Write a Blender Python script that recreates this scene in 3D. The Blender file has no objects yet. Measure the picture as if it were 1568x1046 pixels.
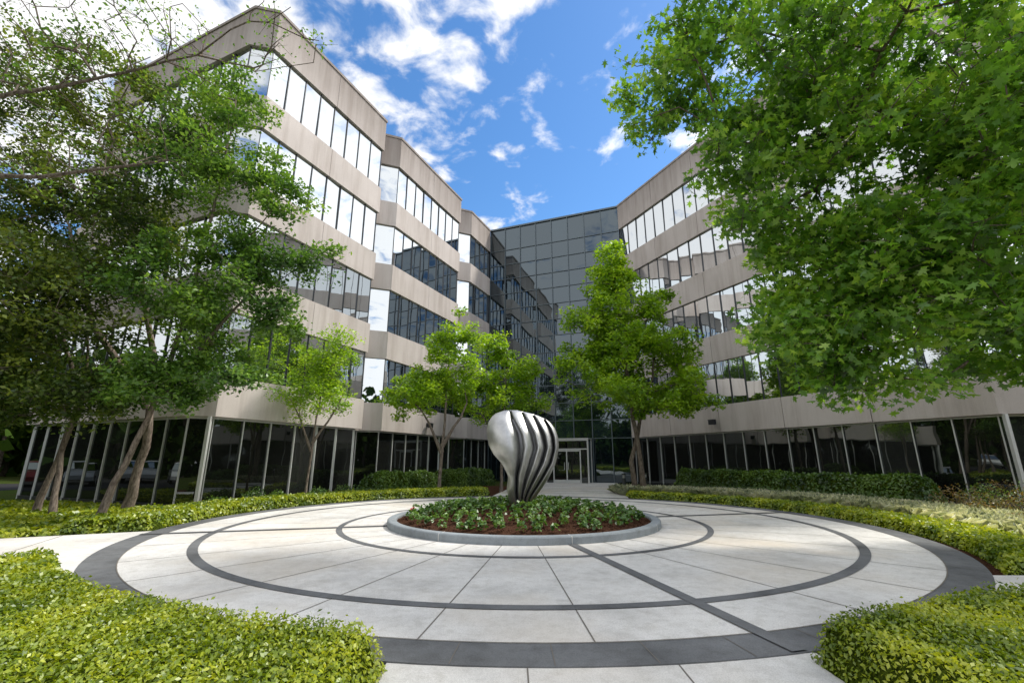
import bpy, bmesh, math, random
import numpy as np
from mathutils import Vector, noise as mnoise
random.seed(7)
S=bpy.context.scene
S.view_settings.view_transform='Standard'
S.view_settings.look='None'
S.view_settings.exposure=0
# ------------------------------------------------------------------ helpers
def link(o,parent=None):
    S.collection.objects.link(o)
    if parent is not None: o.parent=parent
    return o
def empty(name):
    e=bpy.data.objects.new(name,None); e.empty_display_size=.3
    S.collection.objects.link(e); return e
def mesh_obj(name,verts,faces,mat,parent=None,smooth=False):
    me=bpy.data.meshes.new(name); me.from_pydata([tuple(map(float,v)) for v in verts],[],faces)
    me.materials.append(mat); me.update()
    if smooth: me.polygons.foreach_set('use_smooth',[True]*len(me.polygons))
    return link(bpy.data.objects.new(name,me),parent)
def np_mesh(name,V,k,mat,parent=None,smooth=False,F=None):
    me=bpy.data.meshes.new(name)
    V=np.ascontiguousarray(V,dtype=np.float32)
    if F is None: idx=np.arange(len(V),dtype=np.int32)
    else: idx=np.ascontiguousarray(F,dtype=np.int32).ravel()
    nf=len(idx)//k
    me.vertices.add(len(V)); me.vertices.foreach_set('co',V.ravel())
    me.loops.add(len(idx)); me.loops.foreach_set('vertex_index',idx)
    me.polygons.add(nf); me.polygons.foreach_set('loop_start',np.arange(nf,dtype=np.int32)*k)
    me.update(calc_edges=True)
    if smooth: me.polygons.foreach_set('use_smooth',np.ones(nf,dtype=bool))
    me.materials.append(mat)
    return link(bpy.data.objects.new(name,me),parent)
# ------------------------------------------------------------------ materials
class NT:
    def __init__(s,name):
        s.m=bpy.data.materials.new(name); s.m.use_nodes=True; s.t=s.m.node_tree
        s.t.nodes.clear(); s.out=s.n('ShaderNodeOutputMaterial')
    def n(s,typ,**kw):
        nd=s.t.nodes.new(typ)
        for k,v in kw.items():
            if k in nd.inputs.keys(): nd.inputs[k].default_value=v
            else: setattr(nd,k,v)
        return nd
    def l(s,a,b): s.t.links.new(a,b)
    def noise(s,scale,detail=4,rough=.6,vec=None):
        nd=s.n('ShaderNodeTexNoise'); nd.inputs['Scale'].default_value=scale
        nd.inputs['Detail'].default_value=detail; nd.inputs['Roughness'].default_value=rough
        if vec is None:
            if not hasattr(s,'tc'): s.tc=s.n('ShaderNodeNewGeometry')
            vec=s.tc.outputs['Position']
        s.l(vec,nd.inputs['Vector']); return nd.outputs['Fac']
    def ramp(s,fac,stops):
        r=s.n('ShaderNodeValToRGB'); s.l(fac,r.inputs['Fac']); e=r.color_ramp.elements
        while len(e)<len(stops): e.new(.5)
        for i,(p,c) in enumerate(stops):
            e[i].position=p; e[i].color=(*c,1) if len(c)==3 else c
        return r.outputs['Color']
    def mix(s,fac,a,b,mode='MIX'):
        m=s.n('ShaderNodeMix'); m.data_type='RGBA'; m.blend_type=mode
        for sock,v in ((m.inputs[0],fac),(m.inputs[6],a),(m.inputs[7],b)):
            if isinstance(v,bpy.types.NodeSocket): s.l(v,sock)
            elif isinstance(v,(int,float)): sock.default_value=v
            else: sock.default_value=(*v,1)
        return m.outputs[2]
    def bump(s,h,strength=.3,dist=.02):
        b=s.n('ShaderNodeBump'); b.inputs['Strength'].default_value=strength; b.inputs['Distance'].default_value=dist
        s.l(h,b.inputs['Height']); return b.outputs['Normal']
    def principled(s,color,rough=.7,metal=0,normal=None,spec=.5):
        p=s.n('ShaderNodeBsdfPrincipled')
        if isinstance(color,bpy.types.NodeSocket): s.l(color,p.inputs['Base Color'])
        else: p.inputs['Base Color'].default_value=(*color,1)
        if isinstance(rough,bpy.types.NodeSocket): s.l(rough,p.inputs['Roughness'])
        else: p.inputs['Roughness'].default_value=rough
        p.inputs['Metallic'].default_value=metal
        p.inputs['Specular IOR Level'].default_value=spec
        if normal is not None: s.l(normal,p.inputs['Normal'])
        s.l(p.outputs[0],s.out.inputs[0]); return p
    def diffuse(s,color,normal=None):
        p=s.n('ShaderNodeBsdfDiffuse')
        if isinstance(color,bpy.types.NodeSocket): s.l(color,p.inputs['Color'])
        else: p.inputs['Color'].default_value=(*color,1)
        if normal is not None: s.l(normal,p.inputs['Normal'])
        s.l(p.outputs[0],s.out.inputs[0]); return p

def leaf_mat(name,c_dark,c_mid,c_light,trans=.4,scale=.6,gloss=.05):
    t=NT(name); g=t.n('ShaderNodeNewGeometry')
    t.tc=g
    big=t.noise(scale,1)
    add=t.n('ShaderNodeMath'); add.operation='MULTIPLY_ADD'
    t.l(g.outputs['Random Per Island'],add.inputs[0]); add.inputs[1].default_value=.6
    sub=t.n('ShaderNodeMath'); sub.operation='MULTIPLY_ADD'; t.l(big,sub.inputs[0]); sub.inputs[1].default_value=1.7; sub.inputs[2].default_value=-.64
    t.l(sub.outputs[0],add.inputs[2])
    col=t.ramp(add.outputs[0],[(0.05,c_dark),(.5,c_mid),(.95,c_light)])
    p=t.n('ShaderNodeBsdfDiffuse'); t.l(col,p.inputs['Color'])
    tr=t.n('ShaderNodeBsdfTranslucent')
    tc=t.mix(1,col,(1.7,1.6,.8),'MULTIPLY'); t.l(tc,tr.inputs['Color'])
    mx=t.n('ShaderNodeMixShader'); mx.inputs[0].default_value=trans
    t.l(p.outputs[0],mx.inputs[1]); t.l(tr.outputs[0],mx.inputs[2])
    if gloss>0:
        gl=t.n('ShaderNodeBsdfGlossy'); gl.inputs['Roughness'].default_value=.42; gl.inputs['Color'].default_value=(.9,.95,.9,1)
        m2=t.n('ShaderNodeMixShader'); m2.inputs[0].default_value=gloss
        t.l(mx.outputs[0],m2.inputs[1]); t.l(gl.outputs[0],m2.inputs[2]); t.l(m2.outputs[0],t.out.inputs[0])
    else: t.l(mx.outputs[0],t.out.inputs[0])
    return t.m
def bark_mat(name,a,b):
    t=NT(name); mp=t.n('ShaderNodeMapping'); g=t.n('ShaderNodeNewGeometry'); t.l(g.outputs['Position'],mp.inputs[0]); mp.inputs['Scale'].default_value=(1,1,.25)
    f=t.noise(22,3,.7,mp.outputs[0]); c=t.ramp(f,[(.35,a),(.65,b)])
    t.diffuse(c,t.bump(f,.8,.02)); return t.m
M_bark=bark_mat('bark_grey',(.07,.055,.045),(.22,.185,.15))
M_bark2=bark_mat('bark_pale',(.10,.08,.065),(.30,.25,.21))
L_oak=leaf_mat('oak_leaf',(.04,.11,.012),(.13,.29,.026),(.30,.46,.065),.5,.6)
L_yel=leaf_mat('fresh_leaf',(.10,.20,.012),(.23,.40,.018),(.38,.54,.035),.5,.8)
L_mid=leaf_mat('elm_leaf',(.03,.085,.014),(.10,.215,.03),(.22,.36,.05),.45,.5)
L_dark=leaf_mat('live_oak_leaf',(.022,.048,.010),(.085,.145,.02),(.24,.30,.04),.4,.5)
L_far=leaf_mat('far_leaf',(.012,.03,.008),(.035,.07,.014),(.07,.12,.02),.2,.2,.0)
L_hedge=leaf_mat('hedge_leaf',(.07,.13,.008),(.24,.32,.013),(.48,.52,.04),.35,1.6)
L_shrub=leaf_mat('shrub_leaf',(.03,.07,.012),(.09,.18,.022),(.18,.29,.04),.3,1.0)
L_plant=leaf_mat('bedding_leaf',(.035,.085,.02),(.09,.19,.035),(.20,.32,.08),.3,2.0)
L_red=leaf_mat('nandina_leaf',(.06,.06,.01),(.17,.15,.03),(.30,.16,.05),.3,2.0)
L_lir=leaf_mat('liriope_leaf',(.22,.27,.16),(.60,.64,.48),(.90,.90,.80),.3,2.0)

def concrete(name,base,var=.12,stain=None):
    t=NT(name); a=t.noise(.7,4,.65); b=t.noise(7,4,.7); c=t.noise(110,1,.5)
    lo=tuple(x*(1-var*1.6) for x in base); hi=tuple(min(1,x*(1+var)) for x in base)
    col=t.ramp(a,[(.3,lo),(.5,base),(.7,hi)])
    col=t.mix(.5,col,t.ramp(b,[(.25,(.62,.60,.56)),(.55,(1,1,1))]),'MULTIPLY')
    col=t.mix(.4,col,t.ramp(c,[(.35,(.55,.55,.55)),(.6,(1.0,1,1))]),'MULTIPLY')
    if stain:
        s=t.noise(.33,3,.55); col=t.mix(t.ramp(s,[(.48,(0,0,0)),(.68,(.55,.55,.55))]),col,stain)
    t.diffuse(col); return t.m
M_conc=concrete('plaza_concrete',(.70,.685,.655),.13,(.59,.51,.40))
M_band=concrete('slate_band',(.17,.175,.18),.24)
M_curb=concrete('planter_curb',(.30,.33,.35),.12)
M_joint=NT('joint_dark'); M_joint.diffuse((.18,.165,.145)); M_joint=M_joint.m
def stone():
    t=NT('precast_stone'); g=t.n('ShaderNodeNewGeometry'); t.tc=g
    a=t.noise(.35,3,.6); c=t.noise(60,2,.6)
    mp=t.n('ShaderNodeMapping'); t.l(g.outputs['Position'],mp.inputs[0]); mp.inputs['Scale'].default_value=(1.6,1.6,.12)
    st=t.noise(1.2,4,.7,mp.outputs[0])
    isl=t.ramp(g.outputs['Random Per Island'],[(0,(.89,.885,.88)),(1,(1,1,1))])
    col=t.ramp(a,[(.3,(.60,.545,.515)),(.7,(.71,.65,.62))])
    col=t.mix(1,col,isl,'MULTIPLY')
    col=t.mix(.4,col,t.ramp(st,[(.35,(.6,.56,.52)),(.55,(1,1,1))]),'MULTIPLY')
    col=t.mix(.35,col,t.ramp(c,[(.35,(.6,.6,.6)),(.6,(1,1,1))]),'MULTIPLY')
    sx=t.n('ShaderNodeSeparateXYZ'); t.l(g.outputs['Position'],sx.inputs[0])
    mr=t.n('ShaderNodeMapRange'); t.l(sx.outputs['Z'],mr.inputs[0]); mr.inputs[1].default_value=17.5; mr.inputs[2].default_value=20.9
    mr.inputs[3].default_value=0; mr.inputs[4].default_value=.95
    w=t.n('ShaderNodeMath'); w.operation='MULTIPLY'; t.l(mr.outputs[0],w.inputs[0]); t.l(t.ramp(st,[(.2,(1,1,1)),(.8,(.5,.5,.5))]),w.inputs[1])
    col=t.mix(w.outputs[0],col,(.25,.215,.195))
    t.diffuse(col); return t.m
M_stone=stone()
def glass(name,tint,refl,base,rough=.012):
    t=NT(name); g=t.n('ShaderNodeNewGeometry')
    lw=t.n('ShaderNodeFresnel'); lw.inputs['IOR'].default_value=1.5
    ma=t.n('ShaderNodeMath'); ma.operation='MULTIPLY_ADD'; t.l(lw.outputs[0],ma.inputs[0]); ma.inputs[1].default_value=1-refl; ma.inputs[2].default_value=refl; ma.use_clamp=True
    gl=t.n('ShaderNodeBsdfGlossy'); gl.inputs['Color'].default_value=(*tint,1); gl.inputs['Roughness'].default_value=rough
    d=t.n('ShaderNodeBsdfDiffuse')
    c=t.ramp(g.outputs['Random Per Island'],[(0,tuple(x*.5 for x in base)),(.7,base),(1,tuple(x*2.2 for x in base))]); t.l(c,d.inputs[0])
    nz=t.n('ShaderNodeTexNoise'); t.l(g.outputs['Position'],nz.inputs['Vector']); nz.inputs['Scale'].default_value=.9; nz.inputs['Detail'].default_value=1
    t.l(t.bump(nz.outputs['Fac'],.12,.03),gl.inputs['Normal'])
    mx=t.n('ShaderNodeMixShader'); t.l(ma.outputs[0],mx.inputs[0]); t.l(d.outputs[0],mx.inputs[1]); t.l(gl.outputs[0],mx.inputs[2]); t.l(mx.outputs[0],t.out.inputs[0])
    return t.m
M_glass=glass('window_glass',(.90,.95,.98),.68,(.015,.017,.02))
M_glink=glass('curtain_glass',(.36,.43,.48),.27,(.010,.016,.02))
M_ggl=glass('ground_glass',(.5,.55,.55),.17,(.014,.015,.014))
M_mul=NT('mullion_dark'); M_mul.principled((.06,.065,.07),.35,.6); M_mul=M_mul.m
M_alu=NT('mullion_aluminium'); M_alu.principled((.62,.63,.62),.45,.2); M_alu=M_alu.m
M_blue=NT('curtain_mullion'); M_blue.principled((.12,.15,.17),.4,.4); M_blue=M_blue.m
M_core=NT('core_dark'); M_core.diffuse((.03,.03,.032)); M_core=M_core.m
def mulch():
    t=NT('mulch'); a=t.noise(35,4,.75)
    col=t.ramp(a,[(.35,(.032,.016,.011)),(.6,(.125,.065,.042))])
    t.diffuse(col,t.bump(a,1,.04)); return t.m
M_mulch=mulch()
def grassy():
    t=NT('ground_grass'); a=t.noise(18,4,.8); b=t.noise(.5,3)
    col=t.ramp(a,[(.3,(.025,.04,.012)),(.7,(.08,.12,.025))])
    col=t.mix(t.ramp(b,[(.45,(0,0,0)),(.65,(.7,.7,.7))]),col,(.07,.05,.03))
    t.diffuse(col,t.bump(a,1,.05)); return t.m
M_grass=grassy()
M_asph=concrete('asphalt',(.05,.05,.052),.15)
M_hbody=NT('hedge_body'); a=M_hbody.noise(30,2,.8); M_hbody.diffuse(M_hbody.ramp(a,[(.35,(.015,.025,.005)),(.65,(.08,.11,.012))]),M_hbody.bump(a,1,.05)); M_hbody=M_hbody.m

# ------------------------------------------------------------------ foliage
DIA=np.array([(0,-.5,0),(.27,-.02,.07),(0,.5,-.03),(-.27,-.02,.07)])
def star():
    pts=[]
    ang=[-90,-58,-32,-8,22,50,72,90,108,130,158,188,212,238]
    rad=[.5,.22,.42,.20,.50,.23,.44,.58,.44,.23,.50,.20,.42,.22]
    for a,r in zip(ang,rad): pts.append((r*math.cos(math.radians(a)),r*math.sin(math.radians(a)),-.5*r*r*abs(math.cos(math.radians(a)))))
    return np.array(pts)
STAR=star()
def leaf_cloud(name,P,size,tmpl,mat,parent,rng,up=.6,out=None):
    N=len(P); n=rng.normal(size=(N,3)); n/=np.linalg.norm(n,axis=1)[:,None]
    n[:,2]=np.abs(n[:,2])*.6+up
    if out is not None: n+=out
    n/=np.linalg.norm(n,axis=1)[:,None]
    r=rng.normal(size=(N,3)); t=r-(r*n).sum(1)[:,None]*n; t/=np.linalg.norm(t,axis=1)[:,None]
    b=np.cross(n,t); s=(size*rng.uniform(.65,1.3,N))[:,None]
    V=np.empty((N,len(tmpl),3))
    for j,(x,y,z) in enumerate(tmpl): V[:,j]=P+s*(x*t+y*b+z*n)
    return np_mesh(name,V.reshape(-1,3),len(tmpl),mat,parent)
def tube_edges(name,A,B,RA,RB,mat,parent,k=6):
    A=np.array(A);B=np.array(B);RA=np.array(RA);RB=np.array(RB)
    d=B-A; L=np.linalg.norm(d,axis=1); ok=L>1e-4; A,B,RA,RB,d,L=A[ok],B[ok],RA[ok],RB[ok],d[ok],L[ok]
    d=d/L[:,None]; B=B+d*(RB*.3)[:,None]
    ref=np.where(np.abs(d[:,2:3])>.9,np.array([[1.,0,0]]),np.array([[0,0,1.]]))
    t=np.cross(d,ref); t/=np.linalg.norm(t,axis=1)[:,None]; b=np.cross(d,t)
    V=[];
    for c,R in ((A,RA),(B,RB)):
        for i in range(k):
            a=2*math.pi*i/k; V.append(c+R[:,None]*(math.cos(a)*t+math.sin(a)*b))
    V=np.stack(V,1); N=len(A); F=[]
    base=np.arange(N)[:,None]*(2*k)
    for i in range(k):
        j=(i+1)%k; F.append(base+np.array([[i,j,k+j,k+i]]))
    F=np.stack(F,1).reshape(-1,4)
    return np_mesh(name,V.reshape(-1,3),4,mat,parent,True,F)
def blob_points(blobs,rng,gap=.0,shell=2.2,gs=.45,seed=0):
    out=[]
    for (c,r,n) in blobs:
        r=np.array(r if hasattr(r,'__len__') else (r,r,r*.85)); k=0; tries=0
        while k<n and tries<n*6:
            tries+=1
            v=rng.normal(size=3); v/=np.linalg.norm(v); p=np.array(c)+v*r*(rng.random()**(1/shell))
            if gap>0 and mnoise.noise(Vector(p*gs)+Vector((seed*7.3,0,0)))<-.35+gap: continue
            out.append(p); k+=1
    return np.array(out)
def make_tree(name,trunks,clumps,leafN,leafS,mat,bark,seed,tip=.008,spread=(.38,.22),tmpl=DIA,up=.6,seglen=.55,leafless=0.,trunk_r=.14,sag=.0,expo=2.3):
    rng=np.random.default_rng(seed); par=empty(name)
    nodes=[];parent=[];minr=[]
    for tr in trunks:
        tr=[np.array(p,float) for p in tr]; first=True
        plen=sum(np.linalg.norm(tr[i+1]-tr[i]) for i in range(len(tr)-1)); acc=0
        for i in range(len(tr)-1):
            n=max(2,int(np.linalg.norm(tr[i+1]-tr[i])/.5))
            for j in range(n):
                p=tr[i]+(tr[i+1]-tr[i])*(j/n)+ (rng.normal(size=3)*.018 if not first else 0)
                nodes.append(p); parent.append(-1 if first else len(nodes)-2); first=False
                f=(acc+np.linalg.norm(p-tr[i]))/plen; minr.append(trunk_r*(1-.75*f)*(1.0+ .35*max(0,1-f*12)))
            acc+=np.linalg.norm(tr[i+1]-tr[i])
    n0=len(nodes)
    ends=[np.array(t[-1],float) for t in trunks]; mid=[np.array(t[len(t)//2],float) for t in trunks]
    low=min(t[max(0,len(t)-3)][2] for t in trunks)
    order=np.argsort([min(np.linalg.norm(c-m) for m in ends+mid) for c in clumps])
    cap=len(clumps)*8+n0+10; NP=np.zeros((cap,3)); NP[:n0]=nodes; pl=np.zeros(cap); cnt=n0
    lowidx=np.array([nodes[i][2]<low for i in range(n0)])
    pen=np.zeros(cap); pen[:n0]=np.where(lowidx,50,0)
    for ci in order:
        c=clumps[ci]; D=np.linalg.norm(NP[:cnt]-c,axis=1)
        cost=D+.30*pl[:cnt]+pen[:cnt]+.5*np.maximum(0,NP[:cnt,2]-c[2])
        k=int(np.argmin(cost)); a=NP[k].copy(); L=np.linalg.norm(c-a); m=max(1,min(7,int(L/seglen)))
        prev=k
        bend=rng.normal(size=3)*.10*L; bend[2]=abs(bend[2])+.06*L
        for j in range(1,m+1):
            f=j/m; p=a+(c-a)*f+bend*math.sin(math.pi*f)+(rng.normal(size=3)*.05 if j<m else 0)
            NP[cnt]=p; parent.append(prev); minr.append(0); pl[cnt]=pl[prev]+L/m; prev=cnt; cnt+=1
    NP=NP[:cnt]; count=np.zeros(cnt); ch=np.zeros(cnt,int)
    for i in range(cnt-1,-1,-1):
        if ch[i]==0: count[i]+=1
        if parent[i]>=0: count[parent[i]]+=count[i]; ch[parent[i]]+=1
    R=tip*count**(1/expo)*1.15; mr=np.array(minr); R=np.where(mr>0,mr,R)
    R[n0:]=np.minimum(R[n0:],trunk_r*.6)
    idx=[i for i in range(cnt) if parent[i]>=0]
    pi=[parent[i] for i in idx]
    ra=[min(R[p],R[i]*1.35) if i>=n0 else R[p] for i,p in zip(idx,pi)]
    tube_edges('trunk_and_limbs',NP[pi],NP[idx],ra,R[idx],bark,par,6)
    C=np.array(clumps); keep=rng.random(len(C))>=leafless; Cl=C[keep]
    w=rng.uniform(.4,1.6,len(Cl)); w/=w.sum(); pick=rng.choice(len(Cl),size=leafN,p=w)
    sc=rng.uniform(.65,1.25,len(Cl))[pick][:,None]
    off=rng.normal(size=(leafN,3)); off/=np.linalg.norm(off,axis=1)[:,None]; off*= (rng.random(leafN)**.5)[:,None]
    P=Cl[pick]+off*np.array([spread[0],spread[0],spread[1]])*1.7*sc
    P[:,2]-=sag*np.abs(off[:,0])
    leaf_cloud('leaves',P,leafS,tmpl,mat,par,rng,up)
    T=[];U=[]
    for c in Cl:
        for _ in range(3):
            v=rng.normal(size=3); v/=np.linalg.norm(v); v*=np.array([spread[0],spread[0],spread[1]])*1.4; T.append(c); U.append(c+v)
    tube_edges('twigs',T,U,[tip*.8]*len(T),[tip*.3]*len(T),bark,par,3)
    return par

# ------------------------------------------------------------------ ground
mesh_obj('ground',[(-400,-400,0),(400,-400,0),(400,400,0),(-400,400,0)],[(0,1,2,3)],M_grass)
CX,CY=.29,12.6
C2=np.array([CX,CY])
def ring(name,r0,r1,z,mat,parent,n=160,a0=0,a1=2*math.pi):
    v=[];f=[];cl=abs(a1-a0-2*math.pi)<1e-6
    m=n if cl else n+1
    for i in range(m):
        a=a0+(a1-a0)*i/n; c,s=math.cos(a),math.sin(a)
        v+= [(CX+r0*c,CY+r0*s,z),(CX+r1*c,CY+r1*s,z)]
    for i in range(n):
        j=(i+1)%m; f.append((2*i,2*i+1,2*j+1,2*j))
    return mesh_obj(name,v,f,mat,parent)
N=96; mesh_obj('mulch_bed',[(CX+17*math.cos(2*math.pi*i/N),CY+17*math.sin(2*math.pi*i/N),.006) for i in range(N)],[tuple(range(N))],M_mulch)
plaza=empty('plaza_paving')
ZP=.04
def sheet(name,pts,z,mat,parent): 
    n=len(pts); v=[(p[0],p[1],z) for p in pts]+[(p[0],p[1],0.0) for p in pts]
    f=[tuple(range(n))]+[(i,n+i,n+(i+1)%n,(i+1)%n) for i in range(n)]
    return mesh_obj(name,v,f,mat,parent)
sheet('walkway_front',[(-1.0,-14),(2.55,-14),(2.55,5.4),(-1.0,5.4)],.030,M_conc,plaza)
sheet('walkway_entry',[(-1.0,20.2),(4.9,20.2),(7.3,33.0),(1.0,35.5)],.0302,M_conc,plaza)
mL=np.array([-.4,.916]); dL=np.array([-.916,-.4])
def Lp(q,s): p=mL*q+dL*s; return (p[0],p[1])
sheet('walkway_left',[Lp(8.9,1.0),Lp(13.4,1.0),Lp(13.4,34),Lp(8.9,34)],.0304,M_conc,plaza)
sheet('walkway_right',[(5.0,4.9),(30,4.6),(30,6.6),(6.0,7.0)],.0306,M_conc,plaza)
for (x) in (.12,1.32): sheet('walk_joint',[(x-.006,-6),(x+.006,-6),(x+.006,4.2),(x-.006,4.2)],.033,M_joint,plaza)
for (y) in (3.2,1.6): sheet('walk_joint_cross',[(-1,y-.006),(2.5,y-.006),(2.5,y+.006),(-1,y+.006)],.0335,M_joint,plaza)
for i in range(1,9):
    y=21.3+i*1.5; sheet('entry_joint',[(-1+.19*(y-20.2)*.9,y-.008),(4.9+.18*(y-20.2),y-.008),(4.9+.18*(y-20.2),y+.008),(-1+.19*(y-20.2)*.9,y+.008)],.034,M_joint,plaza)
for i in range(14):
    s=4.6+i*1.6; a,b=Lp(8.95,s),Lp(13.35,s); d=dL*.007
    sheet('left_joint',[(a[0]-d[0],a[1]-d[1]),(b[0]-d[0],b[1]-d[1]),(b[0]+d[0],b[1]+d[1]),(a[0]+d[0],a[1]+d[1])],.034,M_joint,plaza)
ring('concrete_disc',3.0,8.08,ZP,M_conc,plaza)
ring('outer_band',8.08,8.54,ZP+.001,M_band,plaza)
v=[];f=[]
for i in range(160):
    a=2*math.pi*i/160; v+=[(CX+8.54*math.cos(a),CY+8.54*math.sin(a),ZP+.001),(CX+8.54*math.cos(a),CY+8.54*math.sin(a),0)]
for i in range(160): j=(i+1)%160; f.append((2*i,2*i+1,2*j+1,2*j))
mesh_obj('disc_edge',v,f,M_band,plaza)
ring('band_mid',7.02,7.18,ZP+.009,M_band,plaza)
ring('band_inner',4.42,4.55,ZP+.009,M_band,plaza)
ring('joint_ring',8.07,8.085,ZP+.006,M_joint,plaza)
def radial(name,ang,r0,r1,w,z,mat):
    a=math.radians(ang); d=np.array([math.sin(a),-math.cos(a)]); n=np.array([d[1],-d[0]])*w/2
    p=[C2+d*r0-n,C2+d*r1-n,C2+d*r1+n,C2+d*r0+n]
    mesh_obj(name,[(q[0],q[1],z) for q in p],[(0,1,2,3)],mat,plaza)
for k in range(4): radial('radial_band',14.4+90*k,3.3,8.53,.16,ZP+.0135,M_band)
for k in range(32):
    if k%8: radial('radial_joint',14.4+11.25*k,3.3,8.08,.014,ZP+.004,M_joint)
for k in range(64): radial('band_joint',14.4+5.625*k+2.8,8.09,8.53,.009,ZP+.005,M_joint)

# planter
planter=empty('round_planter')
def lathe(name,prof,mat,parent,n=128,smooth=True):
    v=[];f=[];m=len(prof)
    for i in range(n):
        a=2*math.pi*i/n
        for r,z in prof: v.append((CX+r*math.cos(a),CY+r*math.sin(a),z))
    for i in range(n):
        j=(i+1)%n
        for k in range(m-1): f.append((i*m+k,j*m+k,j*m+k+1,i*m+k+1))
    return mesh_obj(name,v,f,mat,parent,smooth)
lathe('curb',[(3.42,.03),(3.42,.165),(3.405,.185),(3.38,.195),(3.24,.195),(3.21,.185),(3.2,.16),(3.2,.03)],M_curb,planter,smooth=False)
for k in range(8):
    a=math.radians(14.4+45*k-90); c,s=math.cos(a),math.sin(a)
    d=np.array([c,s]);n=np.array([-s,c])*.008
    vv=[];
    for r,z in [(3.424,.04),(3.424,.168),(3.405,.19),(3.23,.199)]:
        p=C2+d*r; vv+=[(p[0]-n[0],p[1]-n[1],z),(p[0]+n[0],p[1]+n[1],z)]
    mesh_obj('curb_joint',vv,[(0,1,3,2),(2,3,5,4),(4,5,7,6)],M_conc,planter)
def moundz(x,y):
    r=np.hypot(x-CX,y-CY); return .12+.30*np.clip(1-(r/3.2)**2,0,1)
v=[];f=[];NR=30;NA=120
for i in range(NR+1):
    r=3.25*i/NR
    for j in range(NA):
        a=2*math.pi*j/NA; x=CX+r*math.cos(a); y=CY+r*math.sin(a)
        v.append((x,y,float(moundz(x,y))+.025*mnoise.noise(Vector((x*4,y*4,0)))))
for i in range(NR):
    for j in range(NA):
        k=(j+1)%NA; f.append((i*NA+j,(i+1)*NA+j,(i+1)*NA+k,i*NA+k))
mesh_obj('mulch_mound',v,f,M_mulch,planter,True)
rng=np.random.default_rng(5)
n=4000; r=3.15*np.sqrt(rng.random(n)); a=rng.random(n)*2*math.pi
P=np.stack([CX+r*np.cos(a),CY+r*np.sin(a),0*r],1); P[:,2]=moundz(P[:,0],P[:,1])+.02
leaf_cloud('mulch_chips',P,.07,DIA*np.array([.6,1,1]),M_mulch,planter,rng,.5)
cent=[]
for i in range(9):
    rr=.40+i*.31; m=max(5,int(2*math.pi*rr/.34))
    for j in range(m):
        a=2*math.pi*(j+.5*(i%2))/m+rng.normal()*.03; x=CX+rr*math.cos(a)+rng.normal()*.045; y=CY+rr*math.sin(a)+rng.normal()*.045
        if rng.random()<.08: continue
        cent.append((x,y,moundz(x,y),rng.uniform(.7,1.25)))
PL=[];
for (x,y,z,s) in cent:
    for _ in range(28):
        v=rng.normal(size=3); v/=np.linalg.norm(v); PL.append((x+v[0]*.095*s,y+v[1]*.095*s,z+.05+abs(v[2])*.16*s))
leaf_cloud('bedding_plants',np.array(PL),.09,DIA*np.array([1.5,1,1.5]),L_plant,planter,rng,.7)
M_fl=NT('flower_red'); M_fl.diffuse((.6,.02,.06)); M_fl=M_fl.m
FP=[(CX-2.75+rng.normal()*.03,CY-.6+rng.normal()*.03,.42+rng.normal()*.02) for _ in range(12)]
leaf_cloud('flowers',np.array(FP),.045,DIA*np.array([1.6,1,1]),M_fl,planter,rng,.3)

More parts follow.
